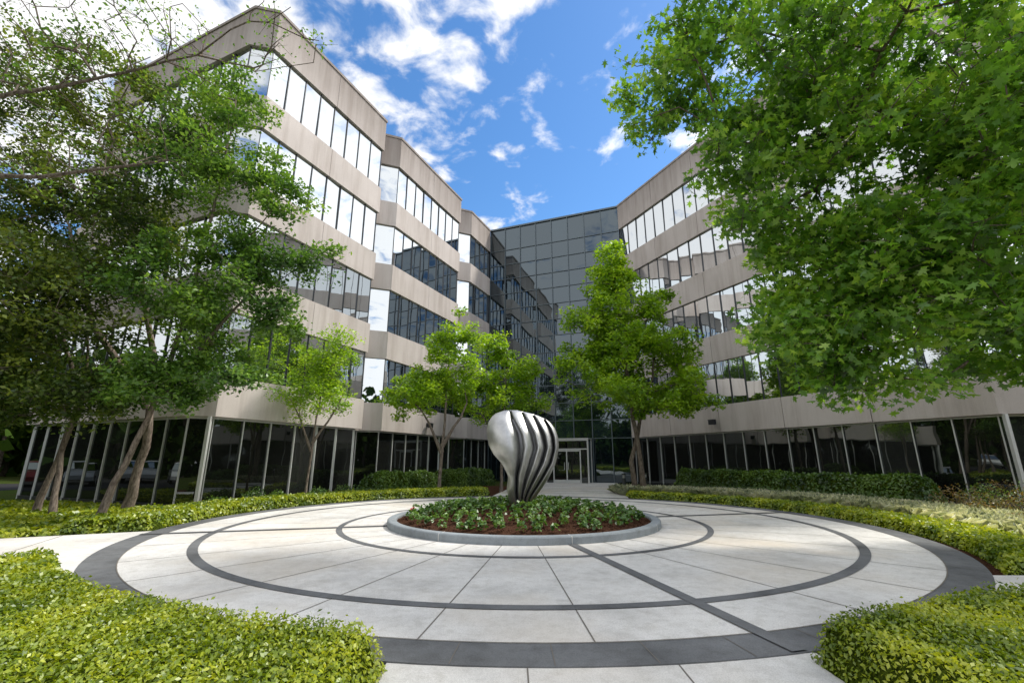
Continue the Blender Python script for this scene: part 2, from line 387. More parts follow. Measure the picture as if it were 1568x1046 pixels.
# ------------------------------------------------------------------ sculpture
def sculpture():
    par=empty('metal_sculpture')
    t=NT('brushed_steel'); g=t.n('ShaderNodeNewGeometry'); mp=t.n('ShaderNodeMapping'); t.l(g.outputs['Position'],mp.inputs[0]); mp.inputs['Scale'].default_value=(1,1,.15)
    a=t.noise(60,3,.7,mp.outputs[0]); b=t.noise(3.5,4,.65)
    col=t.ramp(b,[(.3,(.42,.42,.415)),(.7,(.60,.60,.59))])
    rr=t.n('ShaderNodeMapRange'); t.l(a,rr.inputs[0]); rr.inputs[3].default_value=.32; rr.inputs[4].default_value=.52
    t.principled(col,rr.outputs[0],.95,normal=t.bump(a,.2,.004)); mat=t.m
    def curve(pts):
        ys=np.array([p[1] for p in pts],float); xs=np.array([p[0] for p in pts],float); o=np.argsort(-ys)
        Z=(774-ys[o])/56.; X=xs[o]/56.
        def fn(z):
            h=.05; return float(sum(np.interp(z+d,Z,X) for d in (-h,-h/2,0,h/2,h))/5)
        return fn
    XL=curve([(-14,774),(-20,765),(-23,750),(-21,730),(-31,712),(-43,700),(-51,685),(-54,665),(-52,653),(-46,643),(-38,637),(-28,634),(-20,633.5)])
    XR=curve([(8,774),(20,760),(38,735),(49,715),(55,692),(55,677),(51,663),(43,652),(32,645),(19,640),(5,636),(-8,634),(-14,633.5)])
    G={1:curve([(-18,633.5),(-13,650),(-3,670),(0,690),(-3,710),(-8,730),(-8,750),(-6,774)]),
       2:curve([(0,636),(7,650),(16,670),(20,690),(13,712),(5,735),(0,755),(-2,774)]),
       3:curve([(17,641),(24,655),(32,672),(35,690),(28,712),(16,735),(6,755),(1,774)]),
       4:curve([(34,648),(41,660),(46,675),(47,692),(41,712),(27,735),(12,757),(5,774)])}
    tops=[2.509,2.50,2.455,2.37,2.25]
    zb=.40; K=56; Mseg=64
    for i in range(5):
        v=[];f=[]
        for k in range(K+1):
            tt=k/K
            z=tops[i]*(1-math.cos(math.pi*tt))/2; z=min(z,tops[i]-.004)
            A=XL(z); B=XR(z); B=max(B,A+.02)
            gp=.010
            x0=A if i==0 else max(A,min(B,G[i](z)+gp))
            x1=B if (i==4 or z>tops[i+1]-.01) else min(B,G[i+1](z)-gp)
            x1=max(x1,x0+.006)
            if tt>.999: x1=x0+.02
            tn=z/2.5
            cx=(x0+x1)/2; hw=(x1-x0)/2
            prof=(.16+.56*math.sin(math.pi*min(1,tn*.90+.04))**.8)
            capd=math.sqrt(max(0,1-max(0,(tn-.72)/.283)**2))
            mid=(A+B)/2; WW=(B-A)/2+.05
            yc=.08*math.sin(tn*3)
            px=.75 if i==0 else .5
            for m in range(Mseg):
                a=2*math.pi*m/Mseg; c,s=math.cos(a),math.sin(a)
                ex=abs(c)**px*(1 if c>0 else -1); ey=abs(s)**.7*(1 if s>0 else -1)
                xx=cx+hw*ex
                dx=min(1,abs(xx-mid)/WW)
                # saw-tooth section: every blade is proud on one flank and dives back on the other
                saw=1-(.10+.16*min(1,tn*1.5))*(ex*.5+.5) if i else 1-.06*(ex*.5+.5)**3
                hd=prof*(.06+.94*capd)*math.sqrt(max(0.05,1-.66*dx*dx))*(1.05)*saw
                v.append((CX-.02+xx,CY+yc+hd*ey,zb+z))
        for k in range(K):
            for m in range(Mseg):
                n=(m+1)%Mseg; f.append((k*Mseg+m,k*Mseg+n,(k+1)*Mseg+n,(k+1)*Mseg+m))
        f.append(tuple(range(Mseg-1,-1,-1))); f.append(tuple(K*Mseg+m for m in range(Mseg)))
        mesh_obj(['broad_lobe','fin_a','fin_b','fin_c','fin_d'][i],v,f,mat,par,True)
    v=[];f=[]
    for k in range(29):
        z=.02+2.25*k/28; A=XL(z)*.55; B=XR(z)*.80; hd=.05+.36*math.sin(math.pi*min(1,z/2.4*.9))
        for m in range(16):
            a=2*math.pi*m/16; v.append((CX-.02+(A+B)/2+(B-A)/2*math.cos(a),CY+.06+hd*math.sin(a),zb+z))
    for k in range(28):
        for m in range(16):
            n=(m+1)%16; f.append((k*16+m,k*16+n,(k+1)*16+n,(k+1)*16+m))
    f.append(tuple(28*16+m for m in range(16)))
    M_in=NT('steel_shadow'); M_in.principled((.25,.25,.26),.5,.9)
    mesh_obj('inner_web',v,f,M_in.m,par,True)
    return par
sculpture()

# ------------------------------------------------------------------ building
O=np.array([-10.35,16.03]); E=np.array([.397,.918]); Nn=np.array([.918,-.397])
def W(s,w): return O+E*s+Nn*w
left=[W(*p) for p in [(20,-11.5),(-.6,-11.5),(-.6,-.8),(0,0),(7.4,0),(7.4,-.9),(8.2,-.9),(9.0,-.1),(16.5,-.1),(16.5,-1.0),(17.5,-1.0),(18.4,-.2),(21.8,-.2)]]
R0=np.array([8.3,32.15]); RD=np.array([.415,-.91]); RN=np.array([-.91,-.415])
right=[R0, R0+RD*18.7, R0+RD*19.3-RN*.8, R0+RD*19.3-RN*27]
linkp=[left[-1],R0]
def offset(poly,d):
    P=[np.array(p) for p in poly]; out=[]
    for i in range(len(P)):
        ns=[]
        if i>0: e=P[i]-P[i-1]; e/=np.linalg.norm(e); ns.append(np.array([e[1],-e[0]]))
        if i<len(P)-1: e=P[i+1]-P[i]; e/=np.linalg.norm(e); ns.append(np.array([e[1],-e[0]]))
        if len(ns)==1: out.append(P[i]+ns[0]*d)
        else:
            m=ns[0]+ns[1]; m/=np.linalg.norm(m); out.append(P[i]+m*d/max(.3,m.dot(ns[0])))
    return out
class Acc:
    def __init__(s): s.v=[];s.f=[]
    def box(s,a0,a1,b1,b0,z0,z1):
        k=len(s.v)
        for z in (z0,z1):
            for p in (a0,a1,b1,b0): s.v.append((p[0],p[1],z))
        s.f+=[(k,k+1,k+2,k+3),(k+7,k+6,k+5,k+4),(k,k+4,k+5,k+1),(k+1,k+5,k+6,k+2),(k+2,k+6,k+7,k+3),(k+3,k+7,k+4,k)]
    def quad(s,p): k=len(s.v); s.v+=[tuple(q) for q in p]; s.f.append((k,k+1,k+2,k+3))
    def done(s,name,mat,par): 
        if s.v: mesh_obj(name,s.v,s.f,mat,par)
def lerp(a,b,t): return a+(b-a)*t
def seg_box(acc,outer,inner,i,t0,t1,z0,z1):
    acc.box(lerp(outer[i],outer[i+1],t0),lerp(outer[i],outer[i+1],t1),lerp(inner[i],inner[i+1],t1),lerp(inner[i],inner[i+1],t0),z0,z1)
brng=np.random.default_rng(3)
def panes(acc,poly_off,i,n,z0,z1,tilt=.004):
    A,B=poly_off[i],poly_off[i+1]; e=B-A; L=np.linalg.norm(e); e/=L; nn=np.array([e[1],-e[0]])
    for k in range(n):
        a=lerp(A,B,k/n); b=lerp(A,B,(k+1)/n); ta,tb=brng.normal(size=2)*tilt
        q=[]
        for p,z,sx,sz in ((a,z0,-1,-1),(b,z0,1,-1),(b,z1,1,1),(a,z1,-1,1)):
            o=p+nn*(ta*sx+tb*sz*1.0); q.append((o[0],o[1],z))
        acc.quad(q)
TOP=21.0
def facade(poly,par):
    st,gl,gg,mu,al=Acc(),Acc(),Acc(),Acc(),Acc()
    o0=poly; oi=offset(poly,-.38); og=offset(poly,-.13); om=offset(poly,-.085); omi=offset(poly,-.15)
    ogg=offset(poly,-.28); oa=offset(poly,-.22); oai=offset(poly,-.30)
    bands=[(3.05,4.5),(6.92,8.45),(10.92,12.45),(14.92,16.45),(18.92,TOP-.14)]
    wins=[(4.5,6.92),(8.45,10.92),(12.45,14.92),(16.45,18.92)]
    o_cap=offset(poly,.05)
    for i in range(len(poly)-1):
        L=np.linalg.norm(poly[i+1]-poly[i]); npan=max(1,round(L/3.7)); g=.012/L
        for (z0,z1) in bands:
            for k in range(npan): 
                t0=k/npan+(g if k else 0); t1=(k+1)/npan-(g if k<npan-1 else 0)
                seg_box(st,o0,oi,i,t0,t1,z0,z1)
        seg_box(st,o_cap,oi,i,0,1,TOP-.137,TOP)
        n=max(1,round(L/.95)); w=.018/L
        for (z0,z1) in wins:
            panes(gl,og,i,n,z0,z1,.006)
            for k in range(n+1):
                t0=max(0,k/n-w) ; t1=min(1,k/n+w); seg_box(mu,om,omi,i,t0,t1,z0+.002,z1-.002)
        n=max(1,round(L/1.25)); w=.022/L
        panes(gg,ogg,i,n,.0,3.05,.006)
        for k in range(n+1):
            t0=max(0,k/n-w) ; t1=min(1,k/n+w); seg_box(al,oa,oai,i,t0,t1,0,3.046)
        seg_box(mu,offset(poly,-.24),offset(poly,-.29),i,0,1,0.0,.14)
        seg_box(al,offset(poly,-.25),offset(poly,-.29),i,0,1,2.98,3.04)
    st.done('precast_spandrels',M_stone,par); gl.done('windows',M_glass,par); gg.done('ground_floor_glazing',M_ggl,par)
    mu.done('window_mullions',M_mul,par); al.done('storefront_mullions',M_alu,par)
bld=empty('office_building')
facade(left,bld); facade(right,bld)
cp=Acc()
for p in (left[3],right[1]):
    q=np.array(p); c0=np.array([0,18.0]); d=(q-c0); d/=np.linalg.norm(d); q=q+d*.16; s=.055
    cp.box(q+[-s,-s],q+[s,-s],q+[s,s],q+[-s,s],.01,3.044)
cp.done('corner_posts',M_alu,bld)
def prism(name,pts,z0,z1,mat,par):
    n=len(pts); v=[(p[0],p[1],z0) for p in pts]+[(p[0],p[1],z1) for p in pts]
    f=[tuple(range(n))[::-1],tuple(range(n,2*n))]+[(i,(i+1)%n,n+(i+1)%n,n+i) for i in range(n)]
    mesh_obj(name,v,f,mat,par)
li=offset(left,-.45); ri=offset(right,-.45)
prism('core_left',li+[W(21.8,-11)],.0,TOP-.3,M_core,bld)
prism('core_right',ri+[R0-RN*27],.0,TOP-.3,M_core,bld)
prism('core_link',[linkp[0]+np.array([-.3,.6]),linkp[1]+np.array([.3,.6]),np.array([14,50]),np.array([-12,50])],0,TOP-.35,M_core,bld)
cg,cm=Acc(),Acc()
A,B=linkp; e=B-A; LL=np.linalg.norm(e); e=e/LL; nn=np.array([e[1],-e[0]])
ncol=8
rows=[3.05,4.35,5.65,7.0,8.3,9.6,10.95,12.25,13.55,14.9,16.2,17.5,18.85,TOP-.15]
off=offset(linkp,-.1)
for r in range(len(rows)-1): panes(cg,off,0,ncol,rows[r],rows[r+1],.004)
panes(cg,off,0,ncol,0,3.05,.005)
for k in range(ncol+1):
    w=.03/LL; seg_box(cm,offset(linkp,-.02),offset(linkp,-.13),0,max(0,k/ncol-w),min(1,k/ncol+w),0,TOP-.15)
for r in rows[:-1]: seg_box(cm,offset(linkp,-.035),offset(linkp,-.125),0,0,1,r-.025,r+.025)
seg_box(cm,offset(linkp,.02),offset(linkp,-.3),0,0,1,TOP-.148,TOP-.01)
cg.done('curtain_wall_glass',M_glink,bld); cm.done('curtain_wall_mullions',M_blue,bld)
base=A+e*(LL*.60)
def Vp(u,w): return base+e*u+nn*w
va,vg=Acc(),Acc()
def vbox(acc,u0,u1,w0,w1,z0,z1): acc.box(Vp(u0,w1),Vp(u1,w1),Vp(u1,w0),Vp(u0,w0),z0,z1)
for u in (-1.55,1.45): vbox(va,u,u+.1,1.1,1.2,0,2.95); vbox(va,u,u+.1,.0,.08,0,2.95)
vbox(va,-1.45,1.45,1.1,1.2,2.85,2.95); vbox(va,-1.45,1.45,1.11,1.19,2.25,2.33)
for u in (-.98,-.04,.92): vbox(va,u,u+.08,1.105,1.195,0.03,2.25)
for u in (-.89,.05): 
    vbox(va,u,u+.84,1.12,1.18,.04,.24); vbox(va,u,u+.84,1.12,1.18,2.13,2.24)
    vbox(va,u+(.72 if u<0 else .06),u+(.75 if u<0 else .09),1.22,1.25,.9,1.4)
vbox(va,-1.56,1.56,.02,1.22,2.952,3.03)
for (u0,u1) in ((-1.45,-.98),(-.9,-.04),(.04,.92),(1.0,1.45)): vbox(vg,u0,u1,1.14,1.15,.05,2.85)
vbox(vg,-1.5,-1.49,.08,1.1,.05,2.85); vbox(vg,1.49,1.5,.08,1.1,.05,2.85)
va.done('entrance_frame',M_alu,bld); vg.done('entrance_doors',M_ggl,bld)

def wall_light(pos2,n2):
    par=empty('wall_floodlight'); a=Acc(); t2=np.array([-n2[1],n2[0]]); p=np.array(pos2)
    def b(u0,u1,w0,w1,z0,z1): a.box(p+t2*u0+n2*w1,p+t2*u1+n2*w1,p+t2*u1+n2*w0,p+t2*u0+n2*w0,z0,z1)
    b(-.06,.06,.002,.06,3.5,3.75); b(-.03,.03,.06,.16,3.6,3.66); b(-.16,.16,.162,.36,3.45,3.7); b(-.18,.18,.15,.38,3.702,3.73)
    a.done('housing',M_mul,par)
wall_light(W(13.2,-.1),Nn); wall_light(R0+RD*7.2,RN)
def bollard(x,y):
    par=empty('bollard_light')
    def cyl(nm,r,z0,z1,mat):
        v=[];f=[]; n=20
        for z,rr in ((z0,r),(z1,r)):
            for i in range(n): v.append((x+rr*math.cos(2*math.pi*i/n),y+rr*math.sin(2*math.pi*i/n),z))
        for i in range(n): j=(i+1)%n; f.append((i,j,n+j,n+i))
        f.append(tuple(range(n,2*n))); f.append(tuple(range(n))[::-1]); mesh_obj(nm,v,f,mat,par)
    cyl('post',.08,0,.75,M_mul); cyl('louvre_lens',.065,.75,.88,M_alu); cyl('cap',.10,.88,.95,M_mul)
    for k in range(3): cyl('louvre',.085,.775+k*.035,.785+k*.035,M_mul)
bollard(5.3,22.5); bollard(6.6,23.5)

# ------------------------------------------------------------------ hedges
def hedge(name,sdf,bbox,h,dens,leaf,mat,seed,edge=.16,rough=.05,tmpl=DIA):
    rng=np.random.default_rng(seed); par=empty(name); x0,x1,y0,y1=bbox
    def top(x,y):
        d=np.clip(-sdf(x,y)/edge,0,1); base=h*np.sqrt(np.clip(1-(1-d)**2,0,1))
        return base*(1+rough*np.sin(x*2.1+1)*np.cos(y*1.7)+rough*.6*np.sin(x*5.3+y*4.1))
    A=(x1-x0)*(y1-y0); n=int(A*dens)
    x=rng.uniform(x0,x1,n); y=rng.uniform(y0,y1,n); s=sdf(x,y); dcam=np.hypot(x,y)
    lod=np.clip(dcam/5.5,1,2.6)
    keep=(s<0)&(rng.random(n)<1/lod**1.7)
    x,y,s,lod=x[keep],y[keep],s[keep],lod[keep]
    z=top(x,y)+rng.uniform(-.05,.03,len(x))*(h/.4)**.5
    sp=rng.random(len(x))<.04; z[sp]+=rng.uniform(.02,.07,sp.sum())
    P=np.stack([x,y,z],1); SZ=leaf*lod
    n2=int(n*1.2); xx=rng.uniform(x0,x1,n2*2); yy=rng.uniform(y0,y1,n2*2); ss=sdf(xx,yy); k=(ss<0.015)&(ss>-edge*.8)
    xx,yy,ss=xx[k],yy[k],ss[k]; l2=np.clip(np.hypot(xx,yy)/5.5,1,2.6); k=rng.random(len(xx))<np.clip(2.0*h/.4/l2**1.7,0,1)
    xx,yy,l2=xx[k],yy[k],l2[k]
    zz=rng.random(len(xx))*np.maximum(top(xx,yy),h*.35)
    P=np.concatenate([P,np.stack([xx,yy,zz],1)]); SZ=np.concatenate([SZ,leaf*l2])
    ep=.02; gx=(sdf(P[:,0]+ep,P[:,1])-sdf(P[:,0]-ep,P[:,1]))/(2*ep); gy=(sdf(P[:,0],P[:,1]+ep)-sdf(P[:,0],P[:,1]-ep))/(2*ep)
    near=np.clip(1+sdf(P[:,0],P[:,1])/edge,0,1)
    outv=np.stack([gx*near,gy*near,0*near],1)
    leaf_cloud('leaves',P,SZ,tmpl,mat,par,rng,.45,outv)
    st=.10 if A<150 else .14
    nx=int((x1-x0)/st)+1; ny=int((y1-y0)/st)+1
    X,Y=np.meshgrid(np.linspace(x0,x1,nx),np.linspace(y0,y1,ny)); ZT=top(X,Y)-.05; SS=sdf(X,Y)
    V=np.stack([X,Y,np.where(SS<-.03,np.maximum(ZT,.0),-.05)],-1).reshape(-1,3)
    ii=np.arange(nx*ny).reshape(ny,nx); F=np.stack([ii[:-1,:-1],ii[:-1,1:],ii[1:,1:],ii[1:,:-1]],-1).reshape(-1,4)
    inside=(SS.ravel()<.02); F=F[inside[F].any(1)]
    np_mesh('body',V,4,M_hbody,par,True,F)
    return par
dist=lambda x,y:np.hypot(x-CX,y-CY)
mdot=lambda x,y:mL[0]*x+mL[1]*y
RH=8.70
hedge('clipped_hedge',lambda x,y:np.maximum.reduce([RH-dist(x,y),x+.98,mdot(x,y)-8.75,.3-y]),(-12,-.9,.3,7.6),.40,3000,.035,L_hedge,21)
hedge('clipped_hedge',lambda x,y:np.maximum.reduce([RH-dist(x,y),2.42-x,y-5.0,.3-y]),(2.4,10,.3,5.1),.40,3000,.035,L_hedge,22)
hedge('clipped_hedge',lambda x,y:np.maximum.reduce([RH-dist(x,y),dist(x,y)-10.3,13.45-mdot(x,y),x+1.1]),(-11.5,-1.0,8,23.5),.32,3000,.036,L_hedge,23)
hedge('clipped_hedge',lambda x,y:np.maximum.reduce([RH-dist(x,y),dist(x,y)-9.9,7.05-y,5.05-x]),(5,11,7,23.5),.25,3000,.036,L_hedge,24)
RW=lambda x,y:(x-R0[0])*RN[0]+(y-R0[1])*RN[1]
RS=lambda x,y:(x-R0[0])*RD[0]+(y-R0[1])*RD[1]
LW=lambda x,y:(x-O[0])*Nn[0]+(y-O[1])*Nn[1]
LS=lambda x,y:(x-O[0])*E[0]+(y-O[1])*E[1]
hedge('azalea_hedge',lambda x,y:np.maximum.reduce([RW(x,y)-1.7,.5-RW(x,y),5.5-RS(x,y),RS(x,y)-17]),(7,16,14,28.5),1.0,2200,.05,L_shrub,25,edge=.35,rough=.08)
hedge('azalea_hedge',lambda x,y:np.maximum.reduce([LW(x,y)-2.3,.9-LW(x,y),6.4-LS(x,y),LS(x,y)-11.2]),(-8,-2,21,28),.95,2200,.05,L_shrub,26,edge=.35,rough=.08)
hedge('azalea_hedge',lambda x,y:np.maximum.reduce([LW(x,y)-2.5,.9-LW(x,y),12.4-LS(x,y),LS(x,y)-17.5]),(-6,1,26,33),.95,2000,.05,L_shrub,27,edge=.35,rough=.08)
hedge('jasmine_groundcover',lambda x,y:np.maximum.reduce([10.4-dist(x,y),13.5-mdot(x,y),LS(x,y)+.9,-24-x]),(-22,-6.5,6,17.5),.14,900,.055,L_hedge,28,edge=.3)
def tufts(name,pts,rng,h=.32,nb=22,mat=L_lir,w=.02):
    P=np.repeat(pts,nb,axis=0); N=len(P); a=rng.random(N)*2*math.pi; lean=rng.uniform(.15,.9,N)*h; hh=h*rng.uniform(.6,1.1,N)
    d=np.stack([np.cos(a),np.sin(a),0*a],1); s=np.stack([-np.sin(a),np.cos(a),0*a],1)*w
    m=P+d*(lean*.35)[:,None]; m[:,2]+=hh*.75
    t=P+d*lean[:,None]; t[:,2]+=hh*(1-.5*lean/h)
    V=np.stack([P-s*.5,P+s*.5,m+s*.5,t,m-s*.5],1)
    return np_mesh(name,V.reshape(-1,3),5,mat)
rng=np.random.default_rng(31)
x=rng.uniform(5,17,26000); y=rng.uniform(7.5,27,26000)
k=(dist(x,y)>10.1)&(RW(x,y)>1.85)&(dist(x,y)<12.0)&(y>9.6)
tufts('liriope_border',np.stack([x[k],y[k],0*x[k]],1)[:2000],rng,.50,16,L_lir,.045)
x=rng.uniform(-9,0,2600); y=rng.uniform(17,28,2600); k=(dist(x,y)>10.6)&(LW(x,y)>1.0)&(dist(x,y)<12.2)&(x<-1.6)
tufts('liriope_border',np.stack([x[k],y[k],0*x[k]],1)[:220],rng,.34,mat=L_plant,w=.035)
def shrub(name,x,y,r,h,mat,seed,n=900,ls=.06):
    rng=np.random.default_rng(seed); par=empty(name)
    v=rng.normal(size=(n,3)); v/=np.linalg.norm(v,axis=1)[:,None]; rr=rng.random(n)**.35
    lump=1+.15*np.sin(v[:,0]*5+seed)+.12*np.cos(v[:,1]*6)
    P=np.stack([x+v[:,0]*r*rr*lump,y+v[:,1]*r*rr*lump,h*.5+v[:,2]*h*.5*rr*lump],1)
    leaf_cloud('leaves',P,ls,DIA,mat,par,rng,.5)
    T0=[];T1=[]
    for _ in range(14):
        w=rng.normal(size=2)*r*.5; T0.append((x,y,0)); T1.append((x+w[0],y+w[1],h*rng.uniform(.5,.85)))
    tube_edges('stems',T0,T1,[.015]*14,[.006]*14,M_bark,par,4)
k=0
for (sx,sy,sr,sh) in [(12.6,13.6,.6,.9),(13.7,13.9,.6,.95),(12.1,12.2,.55,.7),(13.2,12.3,.6,.8),(14.6,13.2,.7,1.0),(14.8,14.6,.6,1.0),(11.3,10.6,.5,.5)]:
    shrub('nandina_shrub',sx,sy,sr,sh,L_red if k%3!=1 else L_shrub,100+k); k+=1
for (sx,sy,sr,sh) in [(-9.2,17.1,.45,.6),(-8.6,17.5,.4,.5),(-7.6,18.8,.45,.55),(-8.3,16.4,.35,.4),(-7.0,20.2,.5,.6),(-9.6,15.6,.4,.45),(-6.2,19.8,.35,.4)]:
    shrub('low_shrub',sx,sy,sr,sh,L_plant if k%2 else L_shrub,100+k,600,.08); k+=1

# ------------------------------------------------------------------ trees
rng=np.random.default_rng(41)
bl=[((4.5,10.4,11.6),(1.5,1.6,1.5),46),((6.3,10,12.6),(2.2,2,1.8),80),((7.3,9,10.3),(2.7,2.4,2.3),140),((5.6,9.3,8.2),(1.5,1.6,1.4),56),((6.35,9,4.5),(1.4,1.4,1.2),76),((5.6,9.3,6.4),(1.0,1.2,1.1),26),
    ((7.84,8,4.8),(1.9,1.7,1.6),115),((8.3,7.5,7.6),(2.3,2,2.2),130),((9.2,7,10),(2.8,2.2,2.6),105),((12.5,8,8),(3.2,3,3.5),60),((9.8,8.6,4.5),(1.8,2,1.3),86),((7.6,8.6,6.6),(1.6,1.5,1.3),44),((7.3,9,3.2),(1.3,1.0,.5),24)]
cl=blob_points(bl,rng,.22,2.4,.5,1)
make_tree('red_oak_tree',[[(13.6,8.2,0),(13.5,8.2,2.2),(13.3,8.2,4.5),(12.9,8.2,7),(12.2,8.3,9.5),(11.2,8.4,12)],[(13.3,8.2,4.5),(11.5,8.2,6.2),(9.4,8.2,8.0),(7.4,8.6,9.6)]],cl,45000,.18,L_oak,M_bark,42,tip=.009,spread=(.33,.23),tmpl=STAR,up=.38,trunk_r=.26,sag=.1)
rng=np.random.default_rng(51)
bl=[((6.1,22,5.0),(3.2,2.8,1.5),100),((5.6,22,7.2),(2.9,2.6,1.6),105),((5.3,22,9.4),(2.0,1.9,1.6),60),((5.2,22,11.4),(1.1,1.1,1.3),26),((7.6,22,6.8),(1.7,1.6,1.3),36),((7.3,22,9.4),(.9,.9,.9),12),((3.6,22,8.6),(1.0,1,.8),12),((8.7,22,4.3),(1.2,1.2,.8),16),((3.5,22,5.8),(1.2,1.2,1.6),22)]
cl=blob_points(bl,rng,.14,2.2,.6,2)
make_tree('maple_tree',[[(6.1,22,0),(6.0,22,1.6),(5.8,22,3.4),(5.6,22,6),(5.4,22,9),(5.25,22,12.2)],[(5.7,22.1,0),(5.6,22.1,1.5),(6.2,22.2,3.4),(6.9,22.1,5.5),(7.2,22.1,7.5)]],cl,35000,.20,L_yel,M_bark,52,tip=.01,spread=(.33,.24),up=.55,trunk_r=.13)
def small(x,y,H,bl,seed,n,trunk_r=.09,ls=.17,mat=L_yel,gap=.14):
    rng=np.random.default_rng(seed); cl=blob_points(bl,rng,gap,2.0,.7,seed)
    make_tree('maple_tree',[[(x,y,0),(x+.03,y,1.2),(x+.1,y,2.6),(x+.2,y,H*.6),(x+.3,y,H*.9)],[(x+.05,y,1.9),(x-.6,y+.1,3.2),(x-1.3,y,4.4)],[(x+.05,y,2.2),(x+.9,y-.1,3.5),(x+1.4,y,4.9)]],cl,n,ls,mat,M_bark2,seed+1,tip=.009,spread=(.33,.2),up=.6,trunk_r=trunk_r)
small(-3.35,22,9,[((-4.3,22,4.4),(1.9,1.7,1.0),40),((-2.9,22,5.6),(1.9,1.6,1.2),40),((-2.4,22,7.6),(1.3,1.3,1.2),20),((-3.6,22,6.8),(.9,.9,.8),10),((-5.0,22,5.3),(1.0,1,.8),10)],61,12500)
small(-.55,24,8.6,[((-.9,24,4.6),(2.1,1.7,1.2),42),((.1,24,6.1),(1.5,1.5,1.2),30),((-.9,24,7.6),(1.0,1,.9),13),((.9,24,4.4),(1.0,1,.8),12)],65,11500)
small(-7.9,18.3,7,[((-7.9,18.3,3.9),(1.7,1.4,.9),30),((-7.6,18.3,5.2),(1.4,1.2,.9),22),((-7.2,18.3,6.3),(.9,.9,.7),9)],69,6500,.05,.125)
rng=np.random.default_rng(71)
bl=[((-9.3,12.5,10.6),(2.1,1.8,1.9),90),((-6.9,13,7.5),(1.6,1.2,.7),26),((-9.1,12.5,6.3),(2.3,1.7,1.9),120),((-10,12.6,3.9),(1.8,1.2,1.0),60),((-9.2,12.5,13.4),(1.6,1.4,1.5),26),((-7.4,12.8,9.3),(1.2,1.1,.9),16),((-7.0,12.8,5.7),(1.3,1,.6),18),((-7.9,12.7,3.9),(1.1,.9,.7),20),((-8.2,12.8,8.0),(1.3,1.1,.9),24)]
cl=blob_points(bl,rng,.20,2.0,.6,3)
make_tree('elm_tree',[[(-11.0,12.9,0),(-10.6,12.9,1.5),(-10.0,12.8,3.2),(-9.5,12.7,6),(-9.2,12.6,9.5),(-9.0,12.5,13.5)],[(-10.0,12.8,3.2),(-8.9,12.8,4.9),(-7.6,12.9,6.8)]],cl,40000,.135,L_mid,M_bark2,72,tip=.007,spread=(.31,.19),up=.5,trunk_r=.085)
rng=np.random.default_rng(81)
bl=[((-13.3,13,9.6),(2.6,2.2,2.4),110),((-14.4,12.2,13.0),(2.8,2.3,2.2),90),((-12.6,12,6.1),(2.2,2,1.8),110),((-12.3,12.4,3.4),(1.9,1.6,1.2),70),((-10.8,13.5,12.5),(1.6,1.6,2.2),30),((-11.5,12.6,8.2),(1.6,1.6,1.6),40)]
cl=blob_points(bl,rng,.14,2.0,.5,4)
make_tree('live_oak_tree',[[(-12.0,15.0,0),(-11.6,14.8,2),(-11.5,14.4,4.5),(-12.3,13.8,8),(-13.2,13.2,12)],[(-11.6,14.6,3.2),(-12.8,13.4,5.5),(-13.8,12.6,9)]],cl,45000,.135,L_dark,M_bark2,82,tip=.008,spread=(.37,.23),up=.5,trunk_r=.13)
rng=np.random.default_rng(91)
bl=[((-16.0,13,5),(2.6,2.4,2.2),95),((-17,14,9),(3,2.6,2.6),90),((-14.6,11.2,3.2),(2.0,1.8,1.4),66),((-17.5,12,13),(3,2.6,2.6),56),((-14.5,10.5,6.5),(1.8,1.6,1.6),50)]
cl=blob_points(bl,rng,.12,2.0,.5,5)
make_tree('live_oak_tree',[[(-14.0,14.2,0),(-13.6,14.1,1.6),(-13.2,13.9,3.4),(-14.2,13.5,6),(-16,13.3,10)],[(-15.2,13.9,0),(-15.6,13.7,1.8),(-15.6,13.5,4),(-17,13.3,8)],[(-13.9,12.4,0),(-14.3,12.4,.7),(-15.2,12.4,1.6),(-16,12.2,3.2)],[(-12.9,13.6,0),(-13.1,13.6,1.8),(-12.6,13.4,3.6),(-12.9,13.2,6)]],cl,40000,.145,L_dark,M_bark2,92,tip=.008,spread=(.40,.25),up=.5,trunk_r=.085)
rng=np.random.default_rng(95)
bl=[((-4.6,7,9.3),(1.2,1,.8),26),((-6.4,7,9.2),(1.6,1.2,1.2),44),((-8.2,6.6,8.8),(1.8,1.4,1.6),54),((-7.2,7.2,7.2),(1.5,1.1,.7),26),((-9.5,6.8,10.5),(1.8,1.4,1.6),34),((-8.5,7,6.6),(1.4,1,.6),20)]
cl=blob_points(bl,rng,.0,1.6,.5,6)
make_tree('cypress_tree',[[(-11.5,5.2,0),(-11.4,5.3,3),(-11.3,5.4,6),(-11.1,5.6,9),(-10.8,5.8,12)],[(-11.3,5.4,5.6),(-9.4,6.1,6.9),(-7.4,6.7,8.2),(-5.4,7,9.2)],[(-11.2,5.5,5.0),(-9.2,6.3,5.9),(-7.4,6.9,6.4),(-5.6,7.2,7.0)]],cl,2600,.07,L_mid,M_bark,96,tip=.006,spread=(.30,.10),up=.7,trunk_r=.055,leafless=.4)

